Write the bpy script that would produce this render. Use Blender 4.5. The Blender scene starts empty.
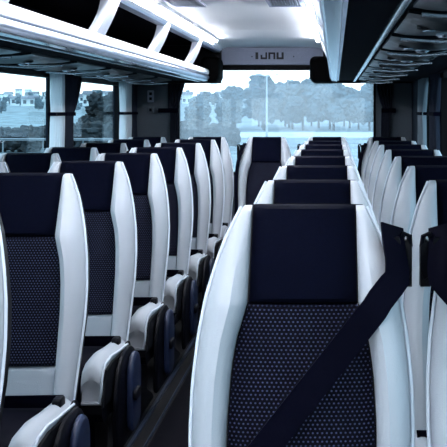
import bpy, bmesh, math, random
from mathutils import Vector, Matrix, noise
random.seed(7)
S = bpy.context.scene
COL = S.collection
R = math.radians

# ------------------------------------------------------------------ materials
def nodes(name):
    m = bpy.data.materials.new(name); m.use_nodes = True
    nt = m.node_tree; nt.nodes.clear()
    return m, nt, nt.nodes, nt.links

def mat(name, col, rough=.5, metal=0., var=.0, vscale=30., bump=0., bscale=200., spec=.5, emit=0., coat=0., sheen=0.):
    m, nt, N, L = nodes(name)
    out = N.new('ShaderNodeOutputMaterial'); b = N.new('ShaderNodeBsdfPrincipled')
    L.new(b.outputs[0], out.inputs[0])
    b.inputs['Base Color'].default_value = (*col, 1)
    b.inputs['Roughness'].default_value = rough
    b.inputs['Metallic'].default_value = metal
    b.inputs['Specular IOR Level'].default_value = spec
    b.inputs['Coat Weight'].default_value = coat
    b.inputs['Sheen Weight'].default_value = sheen
    tc = N.new('ShaderNodeTexCoord')
    if var:
        n = N.new('ShaderNodeTexNoise'); n.inputs['Scale'].default_value = vscale; n.inputs['Detail'].default_value = 5
        L.new(tc.outputs['Object'], n.inputs['Vector'])
        r = N.new('ShaderNodeMapRange'); r.inputs[1].default_value = .3; r.inputs[2].default_value = .7
        r.inputs[3].default_value = 1 - var; r.inputs[4].default_value = 1 + var
        L.new(n.outputs[0], r.inputs[0])
        mx = N.new('ShaderNodeMix'); mx.data_type = 'RGBA'; mx.blend_type = 'MULTIPLY'; mx.inputs[0].default_value = 1
        mx.inputs[6].default_value = (*col, 1); L.new(r.outputs[0], mx.inputs[7])
        L.new(mx.outputs[2], b.inputs['Base Color'])
    if bump:
        n2 = N.new('ShaderNodeTexNoise'); n2.inputs['Scale'].default_value = bscale; n2.inputs['Detail'].default_value = 3
        L.new(tc.outputs['Object'], n2.inputs['Vector'])
        bp = N.new('ShaderNodeBump'); bp.inputs['Strength'].default_value = bump; bp.inputs['Distance'].default_value = .01
        L.new(n2.outputs[0], bp.inputs['Height']); L.new(bp.outputs[0], b.inputs['Normal'])
    if emit:
        b.inputs['Emission Color'].default_value = (*col, 1); b.inputs['Emission Strength'].default_value = emit
    return m

def dotted(name, base, dot, px=.0098, pz=.0085, rad=.27):
    """dark seat cloth with a staggered grid of small pale dots"""
    m, nt, N, L = nodes(name)
    out = N.new('ShaderNodeOutputMaterial'); b = N.new('ShaderNodeBsdfPrincipled'); L.new(b.outputs[0], out.inputs[0])
    b.inputs['Roughness'].default_value = .75; b.inputs['Specular IOR Level'].default_value = .06
    tc = N.new('ShaderNodeTexCoord'); sp = N.new('ShaderNodeSeparateXYZ'); L.new(tc.outputs['UV'], sp.inputs[0])
    def M(op, a, bb=None):
        n = N.new('ShaderNodeMath'); n.operation = op
        for i, v in enumerate((a, bb)):
            if v is None: continue
            if isinstance(v, (int, float)): n.inputs[i].default_value = v
            else: L.new(v, n.inputs[i])
        return n.outputs[0]
    a = M('DIVIDE', sp.outputs[0], px); z = M('DIVIDE', sp.outputs[1], pz)
    row = M('FLOOR', z); odd = M('MULTIPLY', M('FLOORED_MODULO', row, 2), .5)
    fx = M('SUBTRACT', M('FRACT', M('ADD', a, odd)), .5); fz = M('SUBTRACT', M('FRACT', z), .5)
    d = M('SQRT', M('ADD', M('MULTIPLY', fx, fx), M('MULTIPLY', fz, fz)))
    k = M('LESS_THAN', d, rad)
    n = N.new('ShaderNodeTexNoise'); n.inputs['Scale'].default_value = 14; L.new(tc.outputs['UV'], n.inputs['Vector'])
    k2 = M('MULTIPLY', k, M('ADD', M('MULTIPLY', n.outputs[0], .8), .45))
    mx = N.new('ShaderNodeMix'); mx.data_type = 'RGBA'; L.new(k2, mx.inputs[0])
    mx.inputs[6].default_value = (*base, 1); mx.inputs[7].default_value = (*dot, 1)
    L.new(mx.outputs[2], b.inputs['Base Color'])
    return m

def glass(name, tint, haze=0., hazecol=(.8, .9, 1), refl=.75):
    m, nt, N, L = nodes(name)
    out = N.new('ShaderNodeOutputMaterial')
    t = N.new('ShaderNodeBsdfTransparent'); t.inputs[0].default_value = (*tint, 1)
    g = N.new('ShaderNodeBsdfGlossy'); g.inputs['Roughness'].default_value = .02
    lw = N.new('ShaderNodeLayerWeight'); lw.inputs[0].default_value = .5
    p = N.new('ShaderNodeMath'); p.operation = 'POWER'; p.inputs[1].default_value = 5; L.new(lw.outputs['Facing'], p.inputs[0])
    q = N.new('ShaderNodeMath'); q.operation = 'MULTIPLY_ADD'; q.inputs[1].default_value = refl; q.inputs[2].default_value = .03; L.new(p.outputs[0], q.inputs[0])
    src = t.outputs[0]
    if haze:
        df = N.new('ShaderNodeBsdfTranslucent'); df.inputs[0].default_value = (*hazecol, 1)  # translucent veil in the pane, standing for haze outdoors
        tc = N.new('ShaderNodeTexCoord'); n = N.new('ShaderNodeTexNoise'); n.inputs['Scale'].default_value = 3; n.inputs['Detail'].default_value = 8
        L.new(tc.outputs['Object'], n.inputs['Vector'])
        mr = N.new('ShaderNodeMapRange'); mr.inputs[1].default_value = .3; mr.inputs[2].default_value = .7
        mr.inputs[3].default_value = haze * .75; mr.inputs[4].default_value = haze * 1.25; L.new(n.outputs[0], mr.inputs[0])
        md = N.new('ShaderNodeMixShader'); L.new(mr.outputs[0], md.inputs[0]); L.new(src, md.inputs[1]); L.new(df.outputs[0], md.inputs[2])
        src = md.outputs[0]
    mx = N.new('ShaderNodeMixShader'); L.new(q.outputs[0], mx.inputs[0]); L.new(src, mx.inputs[1]); L.new(g.outputs[0], mx.inputs[2])
    L.new(mx.outputs[0], out.inputs[0])
    return m

def cloth(name, col, k):
    """thin curtain cloth: part of the daylight behind it comes through"""
    m, nt, N, L = nodes(name)
    out = N.new('ShaderNodeOutputMaterial'); d = N.new('ShaderNodeBsdfDiffuse'); t = N.new('ShaderNodeBsdfTranslucent'); x = N.new('ShaderNodeMixShader')
    d.inputs[0].default_value = t.inputs[0].default_value = (*col, 1); x.inputs[0].default_value = k
    L.new(d.outputs[0], x.inputs[1]); L.new(t.outputs[0], x.inputs[2]); L.new(x.outputs[0], out.inputs[0])
    return m

M = dict(
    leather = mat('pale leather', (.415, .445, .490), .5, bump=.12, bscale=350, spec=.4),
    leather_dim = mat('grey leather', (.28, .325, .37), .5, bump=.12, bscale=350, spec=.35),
    navy    = mat('navy cloth', (.0008, .0014, .0062), .9, var=.25, vscale=120, bump=.25, bscale=500, spec=.04),
    mesh    = dotted('dotted seat cloth', (.0012, .0013, .005), (.048, .058, .11), rad=.22),
    navy_dots = dotted('dotted cushion cloth', (.0012, .0013, .005), (.02, .025, .05)),
    piping  = mat('white piping', (.62, .68, .76), .45),
    shell   = mat('black seat plastic', (.002, .0025, .005), .5, spec=.15),
    cover   = mat('navy plastic', (.010, .017, .046), .42, spec=.3),
    black   = mat('black plastic', (.0012, .0014, .004), .45, spec=.12),
    strap   = mat('seat belt webbing', (.0009, .0010, .0055), .7, bump=.2, bscale=900, spec=.04),
    steel   = mat('steel', (.6, .65, .72), .25, metal=1),
    white   = mat('white plastic', (.80, .84, .92), .35),
    rail    = mat('blue grey aluminium', (.42, .48, .60), .28, metal=.95, var=.12, vscale=9),
    alu     = mat('bright aluminium trim', (.80, .87, .93), .2, metal=.85),
    lining  = mat('dark rack lining', (.0012, .0012, .006), .9, spec=.03),
    cap     = mat('matt black plastic', (.0006, .0006, .0009), .8, spec=.03),
    service = mat('grey glossy moulding', (.004, .007, .012), .3, spec=.22, var=.3, vscale=5),
    ceiling = mat('white ceiling lining', (.90, .92, .95), .6, bump=.05, bscale=300),
    header  = mat('grey header panel', (.34, .38, .50), .6, var=.12, vscale=180),
    letter  = mat('dark lettering', (.008, .01, .02), .5),
    floor   = mat('black rubber floor', (.0012, .0014, .003), .6, var=.3, vscale=60, spec=.12),
    aisle   = mat('dark aisle carpet', (.001, .001, .003), .9, var=.3, vscale=90, spec=.05),
    trim    = mat('floor edge strip', (.02, .034, .07), .4, metal=.4),
    wall    = mat('dark wall cloth', (.012, .017, .028), .9, spec=.1, var=.6, vscale=160, bump=.4, bscale=250),
    panel   = mat('grey flecked panel', (.085, .105, .13), .85, var=.6, vscale=170, bump=.4, bscale=250),
    rubber  = mat('black rubber', (.0012, .0015, .003), .6, spec=.1),
    cur_l   = cloth('pale curtain', (.86, .90, .93), .6),
    cur_m   = cloth('grey curtain', (.20, .24, .28), .35),
    cur_d   = cloth('dark curtain', (.030, .036, .055), .35),
    glass   = glass('tinted side glass', (.80, .91, .95), 0, refl=.32),
    rear    = glass('hazed rear glass', (.82, .91, .97), .12, (.80, .92, 1)),  # outdoor haze mixed into the pane as a pale veil
    clear   = glass('windscreen glass', (.95, .98, 1)),
    lamp    = mat('fill lamp diffuser', (.92, .94, 1), .5, emit=42),  # glow of the added lamps that lift the ceiling
    vent    = mat('vent slat', (.10, .12, .17), .5),
    bark    = mat('bark', (.03, .03, .03), .9),
    leaf_a  = mat('far leaves', (.035, .075, .10), .9, var=.7, vscale=1.2),  # distance haze put into both leaf colours as pale blue-grey
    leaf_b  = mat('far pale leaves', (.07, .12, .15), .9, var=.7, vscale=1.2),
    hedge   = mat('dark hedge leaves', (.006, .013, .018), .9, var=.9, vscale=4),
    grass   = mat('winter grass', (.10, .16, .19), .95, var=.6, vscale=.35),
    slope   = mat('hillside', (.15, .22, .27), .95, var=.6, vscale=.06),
    road    = mat('pale road', (.30, .36, .40), .9, var=.15, vscale=.5),
    plaster = mat('pale plaster', (.5, .58, .62), .9, var=.2, vscale=.3),
    roof    = mat('slate roof', (.10, .12, .15), .8),
    pane    = mat('house window', (.03, .05, .07), .3),
    dull    = mat('weathered steel', (.14, .18, .21), .7),
    galv    = mat('galvanised steel', (.30, .37, .41), .5, metal=.2),
)

# ------------------------------------------------------------------ mesh helpers
class MB:
    def __init__(self): self.bm = bmesh.new(); self.uv = None
    def box(self, x0, x1, y0, y1, z0, z1):
        x0, x1 = sorted((x0, x1)); y0, y1 = sorted((y0, y1)); z0, z1 = sorted((z0, z1))
        v = [self.bm.verts.new(p) for p in ((x0,y0,z0),(x1,y0,z0),(x1,y1,z0),(x0,y1,z0),(x0,y0,z1),(x1,y0,z1),(x1,y1,z1),(x0,y1,z1))]
        for f in ((0,3,2,1),(4,5,6,7),(0,1,5,4),(1,2,6,5),(2,3,7,6),(3,0,4,7)): self.bm.faces.new([v[i] for i in f])
        return self
    def loft(self, secs, caps=True, uvs=None):
        """closed cross-sections (equal point counts) joined into one closed skin"""
        rows = [[self.bm.verts.new(p) for p in s] for s in secs]
        n = len(rows[0]); uvl = None
        if uvs: uvl = self.bm.loops.layers.uv.verify()
        for i in range(len(rows) - 1):
            for j in range(n):
                k = (j + 1) % n
                f = self.bm.faces.new((rows[i][j], rows[i][k], rows[i+1][k], rows[i+1][j]))
                if uvs:
                    for lp, (a, b) in zip(f.loops, ((i,j),(i,k),(i+1,k),(i+1,j))): lp[uvl].uv = uvs[a][b]
        if caps:
            self.bm.faces.new(rows[0][::-1]); self.bm.faces.new(rows[-1])
        return self
    def tube(self, pts, r, n=6, closed=False):
        pts = [Vector(p) for p in pts]; secs = []
        N = len(pts)
        for i, p in enumerate(pts):
            a = pts[(i-1) % N] if closed or i else pts[i]; b = pts[(i+1) % N] if closed or i < N-1 else pts[i]
            t = (b - a).normalized()
            u = t.cross(Vector((0,1,0)) if abs(t.y) < .9 else Vector((1,0,0))).normalized(); w = t.cross(u)
            rr = r[i] if isinstance(r, (list, tuple)) else r
            secs.append([p + rr*(math.cos(2*math.pi*k/n)*u + math.sin(2*math.pi*k/n)*w) for k in range(n)])
        if closed: secs.append(secs[0]); return self.loft(secs, caps=False)
        return self.loft(secs)
    def prism(self, poly, axis, a, b, taper=0):
        """polygon of 2-D points pushed along an axis, with an optional chamfered rim"""
        def P(u, v, w): return {'x': (w,u,v), 'y': (u,w,v), 'z': (u,v,w)}[axis]
        cu = sum(p[0] for p in poly)/len(poly); cv = sum(p[1] for p in poly)/len(poly)
        def ring(w, k): return [P(cu+(u-cu)*k, cv+(v-cv)*k, w) for u, v in poly]
        if taper:
            d = taper if b > a else -taper
            return self.loft([ring(a, .9), ring(a+d*.3, .965), ring(a+d, 1), ring(b-d, 1), ring(b-d*.3, .965), ring(b, .9)])
        return self.loft([ring(a,1), ring(b,1)])
    def blob(self, c, r, seed, amp=.35, sub=3, freq=1.3):
        t = bmesh.new(); bmesh.ops.create_icosphere(t, subdivisions=sub, radius=1)
        idx = {}
        for v in t.verts:
            d = v.co.normalized(); k = 1 + amp*noise.noise(d*freq + Vector((seed*3.7, seed, 0))) + amp*.8*noise.noise(d*freq*4 + Vector((0, seed*5.1, seed)))
            idx[v.index] = self.bm.verts.new(Vector(c) + Vector((d.x*r[0], d.y*r[1], d.z*r[2]))*k)
        for f in t.faces: self.bm.faces.new([idx[v.index] for v in f.verts])
        t.free(); return self
    def build(self, name, m, parent=None, smooth=True, loc=None, ang=38):
        bmesh.ops.remove_doubles(self.bm, verts=self.bm.verts, dist=1e-6)
        bmesh.ops.recalc_face_normals(self.bm, faces=self.bm.faces)
        me = bpy.data.meshes.new(name); self.bm.to_mesh(me); self.bm.free()
        me.materials.append(m)
        if smooth:
            me.shade_smooth()
            try: me.set_sharp_from_angle(angle=R(ang))
            except Exception: pass
        o = bpy.data.objects.new(name, me); COL.objects.link(o)
        if parent: o.parent = parent
        if loc: o.location = loc
        return o

def tag(o, label=None, cat=None, group=None, kind=None):
    for k, v in (('label', label), ('category', cat), ('group', group), ('kind', kind)):
        if v: o[k] = v
    return o
def empty(name, loc=(0,0,0), label=None, cat=None, group=None, kind=None):
    o = bpy.data.objects.new(name, None); COL.objects.link(o); o.location = loc; o.empty_display_size = .1
    return tag(o, label, cat, group, kind)
def kids(o): return list(o.children)
def copy_tree(o, parent=None):
    c = o.copy(); COL.objects.link(c)
    if parent: c.parent = parent
    for ch in kids(o): copy_tree(ch, c)
    return c
def interp(tab, t):
    if t <= tab[0][0]: return tab[0][1]
    for (a, u), (b, v) in zip(tab, tab[1:]):
        if t <= b: return u + (v - u)*(t - a)/(b - a)
    return tab[-1][1]
def smoothtab(tab, t, h=.03):
    return (interp(tab, t-h) + 2*interp(tab, t) + interp(tab, t+h))/4

# ------------------------------------------------------------------ the seat
LB = .78; TC = .228                         # length of the backrest, seam below the headrest (both from the top)
A1, A2 = R(26), R(18)
WT = [(0,.144),(.04,.162),(.08,.179),(.14,.197),(.21,.214),(.30,.228),(.40,.236),(.50,.237),(.62,.230),(.78,.220)]
CT = [(0,.118),(.225,.121),(.26,.130),(.31,.144),(.38,.153),(.48,.158),(.66,.158),(.78,.156)]
def base(t):
    """point (y, z) of the reclined middle line at distance t from the top"""
    d = LB - t; dl = LB - TC
    if d <= dl: return d*math.sin(A2), .434 + d*math.cos(A2)
    return dl*math.sin(A2) + (d-dl)*math.sin(A1), .434 + dl*math.cos(A2) + (d-dl)*math.cos(A1)
def wid(t): return interp(WT, t)
def cen(t): return interp(CT, t)
def bulge(t): return interp([(0,.004),(.228,.070),(.4,.058),(.6,.038),(.78,.018)], t)
def front(s, t):
    """depth of the front skin relative to the middle line (negative = towards the sitter)"""
    c, w = cen(t), wid(t); a = abs(s)
    if a <= c: return -.014*(1-(a/c)**2) + .006
    r = min(1, (a-c)/max(1e-4, w-c)); b = bulge(t)
    tab = [(0,-.15*b),(.15,-.75*b),(.35,-1.0*b),(.6,-.86*b),(.82,-.45*b),(1,.02+.1*b)]
    return interp(tab, r)
def P(s, t, d):
    y, z = base(max(t, 0))
    if t < 0: y += -t*math.sin(A1); z += -t*math.cos(A1)
    ang = A1 if t < TC else A2
    return Vector((s, y + d*math.cos(ang), z - d*math.sin(ang)*.35))

def center_panel(t0, t1, n, round_top=True, pillow=0.):
    secs, uvs = [], []
    ts = [t0 - .004, t0 + .002, t0 + .010] + [t0 + .010 + (t1-.02-t0)*k/n for k in range(1, n)] + [t1-.010, t1-.002, t1]
    ks = [.30, .72, 1] + [1]*(n-1) + [1, .8, .45]
    for t, k in zip(ts, ks):
        c = cen(t) - .0025; back = .035; row, ur = [], []
        for i in range(13):
            s = -c + 2*c*i/12; e = abs(s)/c
            d = front(s, t) - pillow*(1-e**4) + (.008 if e > .95 else 0)
            row.append(P(s, t, back + (d-back)*k)); ur.append((s, t))
        for s in (c, -c): row.append(P(s, t, back)); ur.append((s, t))
        secs.append(row); uvs.append(ur)
    return MB().loft(secs, uvs=uvs)

def bolster(side):
    secs = []
    ts = [-.003, .004, .014] + [.014 + (LB-.03)*k/26 for k in range(1, 26)] + [LB-.012, LB-.003, LB]
    # a section exactly on the fold under the headrest
    ts = sorted(ts + [TC-.004, TC+.004])
    for i, t in enumerate(ts):
        k = {0:.35, 1:.75}.get(i, 1)
        if i == len(ts)-1: k = .5
        if i == len(ts)-2: k = .8
        c, w = cen(t)+.0015, wid(t)-.006; row = []; back = .05
        for r in (0,.04,.12,.22,.35,.5,.65,.8,.92,1):
            s = c + (w-c)*r; d = front(s, t)
            if r == 0: d += .02
            row.append(P(side*s, t, back + (d-back)*k))
        row.append(P(side*(w+.002), t, .045)); row.append(P(side*(w-.004), t, .072)); row.append(P(side*c, t, .06))
        secs.append(row)
    return MB().loft(secs)

def back_shell():
    secs = []
    for t in [-.006, .0, .012, .04, .1, .16, .225, .3, .4, .5, .6, .7, LB]:
        w = wid(t) - .008; k = {-.006:.55, .0:.85}.get(t, 1); row = []
        for i in range(9):
            s = -w + 2*w*i/8; row.append(P(s, t, .03 if abs(s) < w*.98 else .05))
        for i in range(9):
            s = w - 2*w*i/8; e = abs(s)/w
            row.append(P(s, t, .05 + (.075 - .03*e**3)*k))
        secs.append(row)
    return MB().loft(secs)

def outline(side):
    ts = [LB - .01 - (LB-.012)*k/30 for k in range(31)]
    return [P(side*wid(t), t, .022) for t in ts]

def strap_pts(mirror):
    path = [(.05,.199),(.07,.200),(.09,.201),(.11,.203),(.13,.206),(.148,.207)] + [(t, .155-.8*(t-.235)) for t in [.172+.538*k/34 for k in range(35)]]
    ds = []
    for t, s in path:
        a = abs(s); w = wid(t); d = front(min(a, w), t)
        if a < cen(t)+.06: d = min(d, -.014 - .35*bulge(t))      # the webbing spans the hollow between the bolsters
        ds.append(min(d, -.018) - .008)
    for _ in range(160):                                           # taut webbing: straighten, but never under the skin
        ds = [ds[0]] + [min(ds[i], (ds[i-1]+ds[i+1])/2) for i in range(1, len(ds)-1)] + [ds[-1]]
    return [P(mirror*s, t, d) for (t, s), d in zip(path, ds)]
def ribbon(pts, half, wdir, th=.0022):
    secs = []
    for i, p in enumerate(pts):
        a = pts[max(0, i-1)]; b = pts[min(len(pts)-1, i+1)]; t = (b-a).normalized()
        w = wdir(i) if callable(wdir) else wdir
        w = (w - t*w.dot(t)).normalized(); n = t.cross(w).normalized()*th
        secs.append([p - w*half - n, p + w*half - n, p + w*half + n, p - w*half + n])
    return MB().loft(secs)

def arch(y0, y1, z0, z1, rt, rb=.03, n=7):
    """outline of an upright plate with a rounded top and slightly rounded foot"""
    pts = []
    for cx, cz, r, a0 in ((y1-rt, z1-rt, rt, 0), (y0+rt, z1-rt, rt, 90), (y0+rb, z0+rb, rb, 180), (y1-rb, z0+rb, rb, 270)):
        for k in range(n): 
            a = R(a0 + 90*k/(n-1)); pts.append((cx + r*math.cos(a), cz + r*math.sin(a)))
    return pts

def cushion_sections(x0, x1, inner_low, side):
    """long bull-nosed cushion strip between x0 and x1, running forward from the backrest"""
    secs = []
    prof = [(-.43,.335,.365),(-.445,.33,.39),(-.442,.325,.415),(-.425,.32,.440),(-.38,.315,.458),(-.30,.31,.462),(-.18,.31,.450),(-.06,.31,.442),(.0,.31,.440),(.02,.31,.43)]
    for y, zb, zt in prof:
        row = []
        n = 7
        for i in range(n+1):
            r = i/n; x = x0 + (x1-x0)*r
            h = zt + (inner_low*math.sin(math.pi*min(1, r*1.0))**.8 if inner_low else -.012*(abs(2*r-1)**4))
            row.append(Vector((x, y, h)))
        row.append(Vector((x1, y, zb))); row.append(Vector((x0, y, zb)))
        secs.append(row)
    return secs

SEATMESH = {}
def part(key, name, m, parent, fn):
    """one mesh, shared by every seat that has this part"""
    if key in SEATMESH:
        o = bpy.data.objects.new(name, SEATMESH[key]); COL.objects.link(o); o.parent = parent; return o
    o = fn().build(name, m, parent); SEATMESH[key] = o.data; return o

def make_seat(name, aisle=0, belt=0, stowed=0):
    """aisle: side (-1/+1) carrying the armrest cover; belt / stowed: side of the shoulder guide"""
    root = empty(name)
    def pk(key, pname, m, fn, par=root): return part(key, pname, m, par, fn)
    pk('shell', 'back_shell', M['shell'], back_shell)
    for s in (-1, 1): pk('bol%d' % s, 'side_bolster', M['leather'], lambda s=s: bolster(s))
    pk('head', 'headrest', M['navy'], lambda: center_panel(0, TC, 10, pillow=.012))
    pk('mesh', 'backrest_pad', M['mesh'], lambda: center_panel(TC+.001, .655, 16, pillow=.004))
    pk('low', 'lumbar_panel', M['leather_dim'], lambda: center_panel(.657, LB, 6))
    for s in (-1, 1): pk('pipe%d' % s, 'piping', M['piping'], lambda s=s: MB().tube(outline(s), .0042))
    # cushion
    pk('ins', 'cushion_pad', M['navy_dots'], lambda: MB().loft(cushion_sections(-.152, .152, 0, 0)))
    for s in (-1, 1):
        b = pk('cb%d' % s, 'cushion_bolster', M['leather'], lambda s=s: MB().loft(cushion_sections(s*.153, s*.226, .026, s)))
        pk('cp%d' % s, 'cushion_piping', M['piping'], lambda s=s: MB().tube([(s*.228,.0,.443),(s*.228,-.06,.447),(s*.228,-.18,.455),(s*.228,-.30,.467),(s*.228,-.38,.462),(s*.228,-.427,.444),(s*.228,-.446,.417),(s*.228,-.449,.39),(s*.224,-.445,.36),(s*.215,-.435,.33)], .005), b)
        pk('cs%d' % s, 'cushion_side', M['shell'], lambda s=s: MB().prism([(-.46,.32),(.02,.32),(.02,.43),(-.30,.45),(-.40,.44),(-.435,.40)], 'x', s*.229, s*.238))
    pk('pan', 'seat_pan', M['black'], lambda: MB().prism([(-.41,.255),(-.02,.24),(.03,.30),(.03,.318),(-.425,.318),(-.43,.29)], 'x', -.225, .225))
    for s in (-1, 1): pk('hin%d' % s, 'recliner_hinge', M['black'], lambda s=s: MB().prism(arch(-.05, .07, .34, .45, .05), 'x', s*.2215, s*.2275))
    for s in (-1, 1):
        pk('leg%d' % s, 'leg', M['black'], lambda s=s: MB().loft([[Vector((s*.15+dx*k, -.2+dy*k2, z)) for dx, dy in ((-.03,-.09),(.03,-.09),(.03,.09),(-.03,.09))] for z, k, k2 in ((0,1.25,1.9),(.02,1.2,1.8),(.06,.7,1.1),(.2,.7,1.2),(.256,.9,1.7))]))
    # lap belt lying across the cushion joint
    pk('lap', 'lap_belt', M['strap'], lambda: ribbon([Vector((-.205+.41*k/14, -.040-.030*math.sin(math.pi*k/14), .470 - .006*abs(2*k/14-1)**2)) for k in range(15)], .022, Vector((0, -.35, 1))))
    bk = pk('buck', 'belt_buckle', M['black'], lambda: MB().prism(arch(-.10, -.04, .425, .485, .012, .008), 'x', .185, .212, .004))
    if aisle:
        s = aisle
        pk('cov%d' % s, 'side_cover', M['black'], lambda: MB().prism(arch(-.34, .07, .10, .455, .17), 'x', s*.240, s*.262, .006))
        a = pk('arm%d' % s, 'armrest', M['cover'], lambda: MB().prism(arch(-.20, -.03, .14, .44, .08, .05), 'x', s*.264, s*.290, .008))
        pk('rec%d' % s, 'recline_lever', M['black'], lambda: MB().prism(arch(-.20, -.11, .27, .31, .015, .015), 'x', s*.290, s*.304, .004), a)
    g = belt or stowed
    if g:
        q = pk('gui%d' % g, 'belt_guide', M['black'], lambda: MB().prism([(g*.182,1.093),(g*.187,1.100),(g*.214,1.100),(g*.218,1.090),(g*.218,1.035),(g*.198,1.022)], 'y', base(.09)[0]-.028, base(.09)[0]+.05, .006))
        def hook():
            y = base(.09)[0]; mb = MB()
            mb.prism([(g*.222,1.01),(g*.236,1.0),(g*.244,1.02),(g*.244,1.075),(g*.236,1.095),(g*.226,1.088),(g*.222,1.05)], 'y', y-.01, y+.03, .004)
            mb.tube([(g*.216,y,1.085),(g*.226,y-.012,1.106),(g*.238,y-.012,1.100),(g*.240,y,1.075)], .006)
            mb.box(g*.222, g*.244, y-.004, y+.024, .985, 1.03)
            return mb
        pk('hook%d' % g, 'guide_hook', M['black'], hook, q)
        if belt:
            pk('str%d' % g, 'shoulder_belt', M['strap'], lambda: ribbon(strap_pts(g), .030, Vector((g*.55, 0, -.55)).normalized()*-1))
        else:
            pk('sts%d' % g, 'shoulder_belt', M['strap'], lambda: ribbon([P(g*(wid(t)+.004+.006*math.sin(t*9)), t, -.012-.3*bulge(t)) for t in [.06+.68*k/16 for k in range(17)]], .016, Vector((1, -.5, 0))))
    return root

ORD = ['nearest', 'second', 'third', 'fourth', 'fifth', 'sixth', 'seventh', 'eighth']
def seats():
    lx, wx = .496, 1.003
    def place(o, x, ytop, label, group):
        o.location = (x, ytop - base(0)[0], 0); tag(o, label, 'seat', group); return o
    pr = {}
    def get(kind, **kw):
        if kind not in pr: pr[kind] = make_seat('coach_seat', **kw); return pr[kind]
        return copy_tree(pr[kind])
    g = 'reclined silver and navy coach seats'
    for k in range(7):                                     # right block
        y = 2.30 + .83*k
        lab = 'pale leather coach seat with dotted dark pad and diagonal belt, filling the lower centre' if k == 0 else \
              'pale coach seat in the column directly behind the large belted seat, %s row from camera' % ORD[k]
        place(get('ra' if k == 0 else 'ra2', aisle=-1, belt=1 if k == 0 else 0), lx, y, lab, g)
        place(get('rw' if k == 0 else 'rw2', belt=-1 if k == 0 else 0), wx, y, 'pale coach seat beside the right window, %s row from camera' % ORD[k], g)
    for k in range(7):                                     # left block
        y = 2.65 + .83*k
        place(get('la', aisle=1, stowed=-1), -lx, y, 'pale coach seat with armrest on left edge of the aisle, %s row from camera' % ORD[k], g)
        if k >= 2:
            place(get('lw', stowed=1), -wx, y, 'dark-headed coach seat beside the left window, %s visible row from camera' % ORD[k-2], g)
    names = ['by the left window', 'left of the aisle end', 'facing straight down the aisle', 'right of the aisle end', 'by the right window']
    for i, x in enumerate((-1.0, -.5, 0., .5, 1.0)):
        place(get('b', stowed=-1), x, 8.35, 'pale seat of the rear bench %s, under the rear window' % names[i], 'five seats of the rear bench')
seats()

# ------------------------------------------------------------------ bus shell
YR, YF, XW = 9.2, -2.6, 1.27
SILL, WTOP = .78, 1.625
def struct(name, mb, m, parent=None, smooth=False, label=None):
    o = mb.build(name, m, parent, smooth)
    if not parent: o['kind'] = 'structure'
    return o
struct('floor', MB().box(-XW-.06, -.285, YF, YR, -.08, 0).box(.285, XW+.06, YF, YR, -.08, 0).box(-.285, .285, YF, YR, -.08, -.004), M['floor'])
tag(MB().box(-.20, .20, YF+.3, YR-.9, -.004, .004).build('aisle_carpet', M['aisle'], None, False), 'dark carpet runner along the aisle between the seats', 'carpet')
for i, x in enumerate((-.278, -.215, .278, .215)):
    struct('trim_%d' % (i+1), MB().box(x-.008 if abs(x) > .25 else x-.003, x+.008 if abs(x) > .25 else x+.003, YF+.1, YR-.9, -.004, .008), M['trim'])
PANES = [(-2.3,-.05),(.10,2.25),(2.40,4.55),(4.70,6.62),(7.00,8.88)]
def panes(sx): return PANES[:-1] + [(7.00, 8.62 if sx < 0 else 8.05)]
def side_wall(sx, name):
    a, b = sx*XW, sx*(XW+.07); mb = MB()
    mb.box(a, b, YF, YR+.1, -.08, SILL)                                   # below the windows
    mb.box(a, b, YF, YR+.1, WTOP, 2.06)                                   # above
    ys = [YF] + [v for p in panes(sx) for v in p] + [YR+.1]
    for i in range(0, len(ys), 2): mb.box(a, b, ys[i], ys[i+1], SILL, WTOP)
    return struct(name, mb, M['wall'])
side_wall(-1, 'wall_left'); side_wall(1, 'wall_right')
n = 1
for sx in (-1, 1):
    for y0, y1 in panes(sx):
        x = sx*(XW+.03)
        w = MB().box(x-.003, x+.003, y0+.012, y1-.012, SILL+.012, WTOP-.012).build('window_%d' % n, M['glass'], None, False); w['kind'] = 'structure'
        f = MB()
        a, b = sx*(XW-.006), sx*(XW+.05)
        f.box(a, b, y0, y0+.03, SILL, WTOP).box(a, b, y1-.03, y1, SILL, WTOP).box(a, b, y0+.03, y1-.03, SILL, SILL+.03).box(a, b, y0+.03, y1-.03, WTOP-.03, WTOP)
        f.build('window_frame', M['rubber'], w, False); n += 1
# rear wall with the rear window
RL, RR, RZ0, RZ1 = -.88, .94, .80, 1.765
m = MB()
m.box(-XW-.07, RL, YR, YR+.1, -.08, 2.06).box(RR, XW+.07, YR, YR+.1, -.08, 2.06).box(RL, RR, YR, YR+.1, -.08, RZ0).box(RL, RR, YR, YR+.1, RZ1, 2.06)
struct('wall_rear', m, M['panel'])
w = MB().box(RL+.01, RR-.01, YR+.045, YR+.051, RZ0+.01, RZ1-.01).build('window_%d' % n, M['rear'], None, False); w['kind'] = 'structure'; n += 1
MB().box(RL, RL+.02, YR-.006, YR+.07, RZ0, RZ1).box(RR-.02, RR, YR-.006, YR+.07, RZ0, RZ1).box(RL+.02, RR-.02, YR-.006, YR+.07, RZ0, RZ0+.02).box(-.62, .62, YR-.012, YR+.07, RZ1-.01, RZ1+.052).build('window_frame', M['rubber'], w, False)
# front wall and windscreen behind the camera
m = MB(); m.box(-XW-.07, XW+.07, YF-.08, YF, -.08, .55).box(-XW-.07, XW+.07, YF-.08, YF, 1.95, 2.06).box(-XW-.07, -XW+.08, YF-.08, YF, .55, 1.95).box(XW-.08, XW+.07, YF-.08, YF, .55, 1.95)
struct('wall_front', m, M['wall'])
w = MB().box(-XW+.08, XW-.08, YF-.045, YF-.037, .55, 1.95).build('window_%d' % n, M['clear'], None, False); w['kind'] = 'structure'

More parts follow.
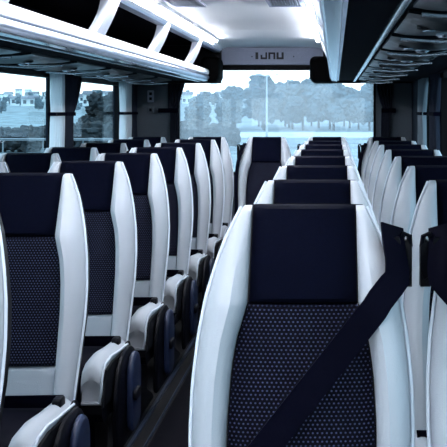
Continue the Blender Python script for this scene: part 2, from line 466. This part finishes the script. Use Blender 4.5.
# ceiling: raised aisle panel with coved edges
def ceil():
    secs = []
    for y in [YF, 0, 3, 5.2, 6.5, 7.58, 7.60, 7.62, 8.0, 8.5, 8.9, 9.1, YR]:
        dz = 0
        if y > 7.59: dz = -.007
        if y > 7.9: dz = -.007 - .036*((y-7.9)/1.3)**1.6
        zs = [(-.452,1.952),(-.435,1.972),(-.40,1.990),(-.30,2.000),(-.1,2.004),(.1,2.004),(.30,2.000),(.40,1.990),(.435,1.972),(.452,1.952)]
        if y > 7.59: zs = [(x, 2.002-(2.002-z)*.35) for x, z in zs]
        secs.append([Vector((x, y, z+dz)) for x, z in zs] + [Vector((.452, y, 2.05)), Vector((-.452, y, 2.05))])
    return MB().loft(secs)
struct('ceiling', ceil(), M['ceiling'], smooth=True)
struct('ceiling_side', MB().box(-XW-.07, -.452, YF, YR, 1.985, 2.06).box(.452, XW+.07, YF, YR, 1.985, 2.06), M['lining'])
# header over the rear window with its lettering
hd = MB().prism([(YR-.002,1.800),(YR-.002,1.975),(YR-.05,1.968),(YR-.062,1.955),(YR-.035,1.805)], 'x', -.50, .50).build('header_panel', M['header'], None, True, ang=50)
tag(hd, 'grey flecked panel with dark lettering above the rear window', 'panel')
for x in (-.19, .19): MB().tube([(x, YR-.034, 1.876), (x, YR-.054, 1.876)], .006, 8).build('screw', M['letter'], hd)
def letters():
    mb = MB(); zb, h, th = 1.852, .062, .018; y0, y1 = YR-.062, YR-.034
    def bar(x0, z0, x1, z1, w):
        d = Vector((x1-x0, z1-z0)); nn = Vector((-d.y, d.x)).normalized()*w/2
        mb.prism([(x0+nn.x,z0+nn.y),(x1+nn.x,z1+nn.y),(x1-nn.x,z1-nn.y),(x0-nn.x,z0-nn.y)], 'y', y0, y1)
    X = -.145
    bar(X, zb, X, zb+h, .024)                                         # I
    X += .042
    for x in (X, X+.044): bar(x, zb, x, zb+h*(1 if x > X else .62), .015)                 # U
    bar(X-.0075, zb+.008, X+.0515, zb+.008, .016)
    X += .072
    for x in (X, X+.046): bar(x, zb, x, zb+h, .017)                   # N, drawn as an arch
    bar(X-.0085, zb+h-.008, X+.0545, zb+h-.008, .016)
    X += .075
    for x in (X, X+.046): bar(x, zb, x, zb+h, .019)                   # U
    bar(X-.0095, zb+.008, X+.0555, zb+.008, .017)
    return mb
letters().build('lettering', M['letter'], hd, False)
# ------------------------------------------------------------------ luggage racks
def rack(sx):
    side = 'left' if sx < 0 else 'right'
    root = empty('luggage_rack', (sx*.9, 3, 1.66), 'long white-lipped overhead luggage rack with dark inside above the %s windows' % side, 'luggage rack', 'overhead luggage racks')
    off = Vector((-sx*.9, -3, -1.66))
    def add(name, mb, m, par=root, smooth=True, ang=38):
        o = mb.build(name, m, par, smooth, ang=ang)
        if par is root: o.location = off
        return o
    Y0, Y1 = YF+.05, 9.02
    def run(profile, y0=Y0, y1=Y1, tail=True):
        """cross-section of (|x|, z) run along the coach; the rear end curls away to a rounded nose"""
        cx = max(p[0] for p in profile); secs = []
        ys = [(y0,0),(y1-.4,0)] + ([(y1-.25,.02),(y1-.13,.09),(y1-.05,.22),(y1-.01,.42)] if tail else [(y1,0)])
        for y, k in ys: secs.append([Vector((sx*(x+(cx-x)*k), y, z)) for x, z in profile])
        return MB().loft(secs)
    add('shelf', run([(.60,1.655),(.60,1.70),(1.26,1.70),(1.26,1.640),(.80,1.652)], tail=False), M['lining'], smooth=False)
    add('lip', run([(.610,1.722),(.560,1.742),(.540,1.744),(.529,1.737),(.524,1.720),(.527,1.698),(.536,1.692),(.610,1.690)]), M['white'])
    add('grab_rail', run([(.534,1.690),(.527,1.684),(.523,1.672),(.526,1.660),(.536,1.653),(.560,1.650),(.600,1.652),(.600,1.688)]), M['rail'])
    add('edge_strip', run([(.538,1.650),(.534,1.645),(.540,1.640),(.585,1.640),(.588,1.650)]), M['alu'])
    add('back_panel', run([(1.20,1.70),(1.20,1.98),(1.25,1.98),(1.25,1.70)], tail=False), M['lining'], smooth=False)
    add('top_rail', run([(.450,1.930),(.446,1.952),(.462,1.972),(.50,1.972),(.50,1.925),(.465,1.918)], tail=False), M['white'])
    add('top_channel', run([(.468,1.905),(.462,1.917),(.50,1.924),(.52,1.924),(.52,1.905)], tail=False), M['rail'])
    xs = .729 if sx > 0 else .640
    add('light_strip', run([(xs,1.655),(xs,1.643),(xs+.006,1.640),(xs+.02,1.642),(xs+.022,1.655)], tail=False), M['alu'])
    for y in (.4, 1.85, 3.30, 4.75, 6.22, 7.72):                        # curved uprights
        secs = []
        for k in range(9):
            u = k/8; z = 1.728 + .20*u; x = .552 - .085*u - .012*math.sin(math.pi*u); hw = .145 - .035*math.sin(math.pi*u) + .02*u
            secs.append([Vector((sx*(x+a), y+b, z)) for a, b in ((0,-hw*.7),(-.010,-hw*.35),(-.012,0),(-.008,hw*.4),(.012,hw),(.05,hw),(.055,0),(.045,-hw*.7))])
        add('upright', MB().loft(secs), M['white'])
    # rounded dark end cap by the rear window
    e = []
    for y, k in ((8.72,.80),(8.75,.95),(8.80,1),(9.00,1),(9.07,.93),(9.10,.75)):
        pr = arch(.345 if sx > 0 else .44, .60, 1.625, 1.86, .05, .06)
        cx, cz = .50, 1.735
        e.append([Vector((sx*(cx+(a-cx)*k), y, cz+(b-cz)*k)) for a, b in pr])
    add('end_cap', MB().loft(e), M['cap'])
    add('end_panel', MB().box(sx*.46, sx*1.26, 9.03, 9.09, 1.63, 1.97), M['black'], smooth=False)
    return root
rack(-1); rack(1)

# service panels under the racks, one to a row
def service(sx, i, y, first=[None]):
    x0, x1 = (.765, 1.06) if sx > 0 else (.84, 1.20)
    root = empty('service_panel', (sx*(x0+x1)/2, y, 1.645), 'glossy dark moulding with reading lamps under the %s rack, %s from camera' % ('left' if sx < 0 else 'right', ORD[i]), 'service panel', 'passenger service panels under the racks')
    hx = (x1-x0)/2; secs = []
    for k in range(15):
        u = k/14; yy = -.34 + .68*u; d = .012 + .010*math.sin(math.pi*u)**2 + .014*math.exp(-((u-.28)/.05)**2) + .010*math.exp(-((u-.75)/.04)**2)
        row = []
        for j in range(9):
            v = -1 + j/4
            row.append(Vector((sx*hx*v, yy, -.002 - d*(1-abs(v)**3)*(1+.15*math.sin(3*v+5*u)))))
        row += [Vector((sx*hx, yy, .006)), Vector((-sx*hx, yy, .006))]
        secs.append(row)
    MB().loft(secs).build('moulding', M['service'], root, ang=60)
    for q in (-.5, .5):
        l = MB().tube([(sx*hx*q, -.12, -.012), (sx*hx*q, -.12, -.026), (sx*hx*q, -.12, -.032)], [.034,.034,.024], 14).build('reading_lamp', M['black'], root)
        MB().tube([(sx*hx*q, -.12, -.0305), (sx*hx*q, -.12, -.0355)], .018, 12).build('lens', M['steel'], l)
    MB().tube([(0, .13, -.01), (0, .13, -.026), (0, .13, -.034)], [.030,.030,.018], 14).build('air_nozzle', M['steel'], root)
    MB().tube([(sx*-hx*.9, .26, -.028), (0, .27, -.038), (sx*hx*.9, .26, -.028)], .006).build('trim_wire', M['steel'], root)
for i in range(8):
    service(1, i, 2.2 + .83*i); service(-1, i, 2.5 + .83*i)

# fill lamps added to brighten the ceiling and rack lips, and ceiling vents
for sx in (-1, 1):
    for i, y in enumerate((-1.25, .25, 1.75, 3.25, 4.75, 6.25, 7.72)):
        t = empty('fill_light', (sx*.425, y, 1.955), 'slim added fill lamp between ceiling and %s luggage rack, %s' % ('left' if sx < 0 else 'right', ['behind the camera', 'just above the camera', 'first ahead of camera', 'second ahead of camera', 'third from the rear window', 'second from the rear window', 'closest to the rear window'][i]), 'fill light', 'added fill lamps')
        MB().box(-.016, .016, -.65, .65, .012, .03).build('housing', M['white'], t, False)
        MB().prism([(-.013,.011),(.013,.011),(.010,.0),(-.010,.0)], 'y', -.64, .64).build('diffuser', M['lamp'], t, False)
for sx, sd in ((-1,'left'),(1,'right')):
    t = empty('ceiling_vent', (sx*.285, 5.58, 1.999), 'small slatted air vent in the white ceiling, %s one of the two' % sd, 'vent', 'ceiling vents')
    MB().box(-.10, .10, -.29, -.27, -.012, .0).box(-.10, .10, .27, .29, -.012, .0).box(-.10, -.085, -.27, .27, -.012, 0).box(.085, .10, -.27, .27, -.012, 0).build('frame', M['header'], t, False)
    MB().box(-.085, .085, -.27, .27, -.003, 0).build('backing', M['black'], t, False)
    for k in range(11): MB().box(-.080+.0155*k-.004, -.080+.0155*k+.004, -.27, .27, -.010, -.003).build('slat', M['vent'], t, False)

# ------------------------------------------------------------------ curtains
def curtain(y_path, z0, z1, label, m, tie=1.38, name='curtain', tiecol='black', bend=None):
    """pleated curtain: y_path(z) gives the two edge points ((x,y),(x,y)) at height z"""
    root = None
    secs = []; n = 40
    for k in range(25):
        z = z0 + (z1-z0)*k/24; a, b = y_path(z); a = Vector(a); b = Vector(b)
        d = (b-a); L = d.length; nn = Vector((-d.y, d.x)).normalized()
        fr, bk = [], []
        for i in range(n+1):
            u = i/n; amp = .020*min(1, L/.15)
            p = a + d*u + nn*(amp*math.sin(u*math.pi*9 + .6*math.sin(z*6)) + .003*noise.noise(Vector((u*9, z*5, 3))))
            fr.append(Vector((p.x, p.y, z))); q = p + nn*.003; bk.append(Vector((q.x, q.y, z)))
        secs.append(fr + bk[::-1])
    o = MB().loft(secs).build(name, m, None, ang=80)
    tag(o, label, 'curtain', 'tied-back window curtains')
    return o
def gather(z, tie, top, tied, bottom, z0, z1):
    if z >= tie: u = (z-tie)/(z1-tie); return tied + (top-tied)*(u**.8)
    u = (tie-z)/(tie-z0); return tied + (bottom-tied)*u**.7
def side_curtain(sx, yfix, direction, top, tied, bottom, m, label, tie=1.36):
    x = sx*(XW-.035)
    def path(z):
        L = gather(z, tie, top, tied, bottom, .74, 1.66)
        return ((x, yfix), (x, yfix+direction*L))
    o = curtain(path, .74, 1.625, label, m, tie)
    t = MB()
    t.box(x-.024, x+.024, yfix-.01 if direction > 0 else yfix-direction*-1*tied-.01, (yfix+tied+.01) if direction > 0 else yfix+.01, tie-.012, tie+.012)
    tt = t.build('tie_band', M['lining'], o, False)
    return o
side_curtain(-1, 6.62, -1, .26, .22, .30, M['cur_l'], 'pale gathered curtain at rear edge of the nearer left window')
side_curtain(-1, 6.66, 1, .56, .22, .19, M['cur_d'], 'dark curtain flaring at the top and tied in middle on left pillar')
side_curtain(-1, 8.80, -1, .42, .34, .44, M['cur_l'], 'pale curtain at rear end of the left side, before the corner panel')
side_curtain(-1, 8.84, 1, .28, .22, .26, M['cur_d'], 'dark curtain in the rear left corner beside the pale one')
side_curtain(1, 7.95, -1, .60, .36, .50, M['cur_m'], 'grey curtain at rear end of the last right window')
side_curtain(1, 6.98, -1, .50, .40, .46, M['cur_d'], 'dark curtain tied to the right window pillar')
def rear_curtain(sx, m, label):
    y = YR-.05; tie = 1.385
    def path(z):
        L = gather(z, tie, .17, .075, .085, .78, 1.70)
        xo = (sx*.955 if sx < 0 else 1.085) - sx*(.02 if z < tie else 0)
        return ((xo, y), (xo-sx*L, y))
    o = curtain(path, .78, 1.66, label, m, tie)
    x0, x1 = (-1.04, -.86) if sx < 0 else (.99, 1.12)
    MB().box(x0, x1, y-.026, y+.026, tie-.02, tie+.02).build('tie_band', M['lining'], o, False)
rear_curtain(-1, M['cur_d'], 'dark tied curtain at left edge of the rear window')
rear_curtain(1, M['cur_d'], 'dark tied curtain at right edge of the rear window')
# little switch plates on the left corner panel
for k, (z0, z1, lab) in enumerate(((1.46, 1.57, 'upper pale switch plate on the left corner panel by the rear window'), (1.36, 1.42, 'lower pale switch plate on the left corner panel by the rear window'))):
    o = MB().prism(arch(-1.150, -1.090, z0, z1, .01, .01), 'y', YR-.014, YR-.001, .003).build('switch_plate', M['panel'] if k else M['header'], None)
    tag(o, lab, 'switch', 'switch plates')
    for q in range(2 - k):
        z = (z0+z1)/2 + (q-.5*(1-k))*.045
        MB().box(-1.132, -1.108, YR-.020, YR-.013, z-.013, z+.013).build('switch', M['black'], o, False)

# ------------------------------------------------------------------ outside
GZ = -1.1
gm = MB(); 
def terrain(x, y):
    z = GZ
    if y > 150: z += .022*(y-150) * (1 + .25*noise.noise(Vector((x*.02, y*.02, 0))))
    return z
NX, NY = 40, 40
xs = [-420 + 700*i/NX for i in range(NX+1)]; ys = [-80 + 780*(j/NY)**1.3 for j in range(NY+1)]
vs = [[gm.bm.verts.new((x, y, terrain(x, y))) for x in xs] for y in ys]
for j in range(NY):
    for i in range(NX): gm.bm.faces.new((vs[j][i], vs[j][i+1], vs[j+1][i+1], vs[j+1][i]))
struct('ground', gm, M['grass'], smooth=True)
struct('road', MB().box(-60, 60, 92, 116, GZ, GZ+.04), M['road'])
PROT = {}
def plant(kind, loc, sc, label, group, cat='tree', name='tree', rot=0):
    if kind not in PROT:
        r = empty(name); mb = MB(); rnd = random.Random(len(PROT)*31+5)
        if kind.startswith('shrub'):
            for k in range(9): mb.blob((rnd.uniform(-.8,.8), rnd.uniform(-.4,.4), rnd.uniform(.25,.75)), (.45,.4,.35), k+len(PROT)*9, .5, 3, 1.8)
            mb.build('foliage', M['hedge'], r, False); MB().tube([(0,0,0),(.02,0,.4)], [.05,.03]).build('stem', M['bark'], r)
        else:
            for k in range(11):
                h = rnd.uniform(.32,.95); w = (.36 if 'round' in kind else .30)*(1.1-abs(h-.55)*1.1)
                mb.blob((rnd.uniform(-w,w)*.8, rnd.uniform(-w,w)*.6, h), (.17,.17,.15), k+len(PROT)*13, .6, 3, 1.8)
            mb.build('crown', M['leaf_b'] if 'pale' in kind else M['hedge'] if 'dark' in kind else M['leaf_a'], r, False); MB().tube([(0,0,0),(.01,0,.35),(0,.01,.6)], [.03,.022,.01]).build('trunk', M['bark'], r)
        PROT[kind] = r; o = r
    else: o = copy_tree(PROT[kind])
    o.location = loc; o.scale = (sc, sc, sc); o.rotation_euler.z = rot
    return tag(o, label, cat, group)
rnd = random.Random(3)
for i in range(28):
    row, q = i % 4, i // 4
    x = -21 + 4.3*q + 1.1*row + rnd.uniform(-.4, .4); y = 126 + 9*((row*3) % 4) + rnd.uniform(-1, 1)
    h = interp([(-21,3.9),(-14,4.2),(-11.5,5.2),(-9,6.3),(-5,6.6),(-1,6.4),(3,5.6),(7,5.2)], x)*rnd.uniform(.88, 1.1)
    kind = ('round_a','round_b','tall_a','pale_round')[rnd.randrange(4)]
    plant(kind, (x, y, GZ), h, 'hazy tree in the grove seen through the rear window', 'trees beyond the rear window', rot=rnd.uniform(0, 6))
for x, y, h, lab in ((-17.6, 77, 3.6, 'dark tree standing behind the hedge, first of three beyond the second left window'), (-16.3, 79, 3.9, 'dark tree standing behind the hedge, middle of three beyond the second left window'), (-15.0, 76, 3.5, 'dark tree standing behind the hedge, last of three before the left curtain')):
    plant('round_dark', (x, y, GZ), h, lab, 'dark trees behind the hedge')
for i in range(46):
    y = rnd.uniform(230, 620); r = rnd.uniform(-.34, -.20) if i < 34 else rnd.uniform(-.155, -.09); x = .567 + r*y
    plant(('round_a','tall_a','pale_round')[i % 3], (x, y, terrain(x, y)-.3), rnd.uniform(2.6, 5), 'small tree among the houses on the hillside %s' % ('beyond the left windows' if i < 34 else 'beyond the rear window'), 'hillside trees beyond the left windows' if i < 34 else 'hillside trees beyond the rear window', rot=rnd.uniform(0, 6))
# lamp post
lp = empty('street_lamp', (-5.55, 90, GZ), 'tall thin street lamp standing before the trees behind the rear window', 'street lamp')
MB().tube([(0,0,0),(0,0,.5),(0,0,5.65)], [.13,.10,.07], 8).build('post', M['galv'], lp)
MB().tube([(-.75,0,5.72),(0,0,5.6),(.75,0,5.72)], .05).build('arm', M['galv'], lp)
for s in (-1, 1): MB().box(s*.55, s*1.0, -.12, .12, 5.68, 5.80).build('lamp_head', M['galv'], lp, False)
# houses on the hillside
def house(i, x, y, w, d, h, flat, place):
    z = terrain(x, y) - .5
    r = empty('house', (x, y, z), 'small pale house on the hillside %s' % place, 'house', 'houses on the far hillside')
    MB().box(-w/2, w/2, -d/2, d/2, 0, h).build('walls', M['plaster'], r, False)
    if flat: MB().box(-w/2-.2, w/2+.2, -d/2-.2, d/2+.2, h, h+.4).build('roof', M['roof'], r, False)
    else: MB().prism([(-d/2-.4, h), (d/2+.4, h), (0, h+d*.3)], 'x', -w/2-.3, w/2+.3).build('roof', M['roof'], r, False)
    for k in range(max(2, int(w/3))):
        for q in range(max(1, int(h/3))):
            X = -w/2 + w*(k+.5)/max(2, int(w/3)); Z = 1.2 + 3*q
            MB().box(X-.5, X+.5, -d/2-.06, -d/2+.02, Z, Z+1.2).build('window', M['pane'], r, False)
k = 0
for y, r0, r1, nn in ((330, -.33, -.21, 5), (420, -.34, -.21, 8), (520, -.34, -.21, 10), (640, -.34, -.21, 12), (400, -.155, -.09, 4), (520, -.155, -.09, 5), (650, -.155, -.06, 7)):
    for i in range(nn):
        x = .567 + y*(r0 + (r1-r0)*(i+.5)/nn) + rnd.uniform(-1, 1)
        house(k, x, y + rnd.uniform(-10, 10), rnd.uniform(2.6, 4.6), rnd.uniform(3, 4), rnd.choice((2.4, 2.8, 4.2)), rnd.random() < .35, 'beyond the rear window' if r0 > -.2 else 'beyond the left windows'); k += 1
# hedge and guard rail beyond the left windows
for i in range(24):
    row, q = i % 3, i // 3
    x = -25 + 2.3*q + .75*row + rnd.uniform(-.2, .2); y = 61 + 3.2*row + rnd.uniform(-.3, .3)
    sc = rnd.uniform(1.2, 1.5)*(1.0 if x < -16 else 1.2)
    plant('shrub_a' if i % 2 else 'shrub_b', (x, y, GZ), sc, 'dark bush in the hedge beyond the left windows', 'hedge bushes', 'bush', 'bush', rnd.choice((0, math.pi)))
gr = empty('guard_rail', (-16, 50, GZ), 'pale roadside guard rail in front of the hedge beyond the left windows', 'guard rail')
MB().prism([(-.02,1.02),(.03,1.04),(-.01,1.07),(.03,1.10),(.03,1.13),(-.04,1.08),(.0,1.05),(-.04,1.01)], 'x', -9, 8).build('beam', M['dull'], gr, False)
for i in range(9): MB().box(-8+2*i-.03, -8+2*i+.03, .04, .10, 0, 1.10).build('post', M['dull'], gr, False)

# ------------------------------------------------------------------ sky and camera
W = bpy.data.worlds.new('sky'); S.world = W; W.use_nodes = True
nt = W.node_tree; nt.nodes.clear()
out = nt.nodes.new('ShaderNodeOutputWorld'); bg = nt.nodes.new('ShaderNodeBackground'); nt.links.new(bg.outputs[0], out.inputs[0])
tc = nt.nodes.new('ShaderNodeTexCoord'); sp = nt.nodes.new('ShaderNodeSeparateXYZ'); nt.links.new(tc.outputs['Generated'], sp.inputs[0])
cr = nt.nodes.new('ShaderNodeValToRGB'); nt.links.new(sp.outputs[2], cr.inputs[0])
e = cr.color_ramp.elements; e[0].position = 0; e[0].color = (.80, .94, 1, 1); e[1].position = .6; e[1].color = (.70, .84, 1, 1)
e.new(.05).color = (.74, .91, 1, 1)
nz = nt.nodes.new('ShaderNodeTexNoise'); nz.inputs['Scale'].default_value = 6; nz.inputs['Detail'].default_value = 6; nt.links.new(tc.outputs['Generated'], nz.inputs['Vector'])
mr = nt.nodes.new('ShaderNodeMapRange'); mr.inputs[1].default_value = .45; mr.inputs[2].default_value = .65; nt.links.new(nz.outputs[0], mr.inputs[0])
mx = nt.nodes.new('ShaderNodeMix'); mx.data_type = 'RGBA'; nt.links.new(mr.outputs[0], mx.inputs[0]); nt.links.new(cr.outputs[0], mx.inputs[6]); mx.inputs[7].default_value = (.9, .97, 1, 1)
nt.links.new(mx.outputs[2], bg.inputs[0]); bg.inputs[1].default_value = 1.75

cam = bpy.data.cameras.new('camera'); co = bpy.data.objects.new('camera', cam); COL.objects.link(co)
co.location = (.567, 0, 1.38); co.rotation_euler = (R(90), 0, 0)
cam.sensor_width = 36; cam.lens = 36*1004/447
cam.shift_x = -(335-223.5)/447; cam.shift_y = -(223.5-111)/447
cam.clip_start = .05; cam.clip_end = 3000
S.camera = co
S.cycles.use_denoising = True
S.cycles.max_bounces = 10; S.cycles.diffuse_bounces = 6; S.cycles.transparent_max_bounces = 16
S.cycles.sample_clamp_indirect = 6
S.view_settings.view_transform = 'Standard'; S.view_settings.look = 'None'; S.view_settings.gamma = 1
S.view_settings.use_curve_mapping = False
S.view_settings.exposure = 1.05
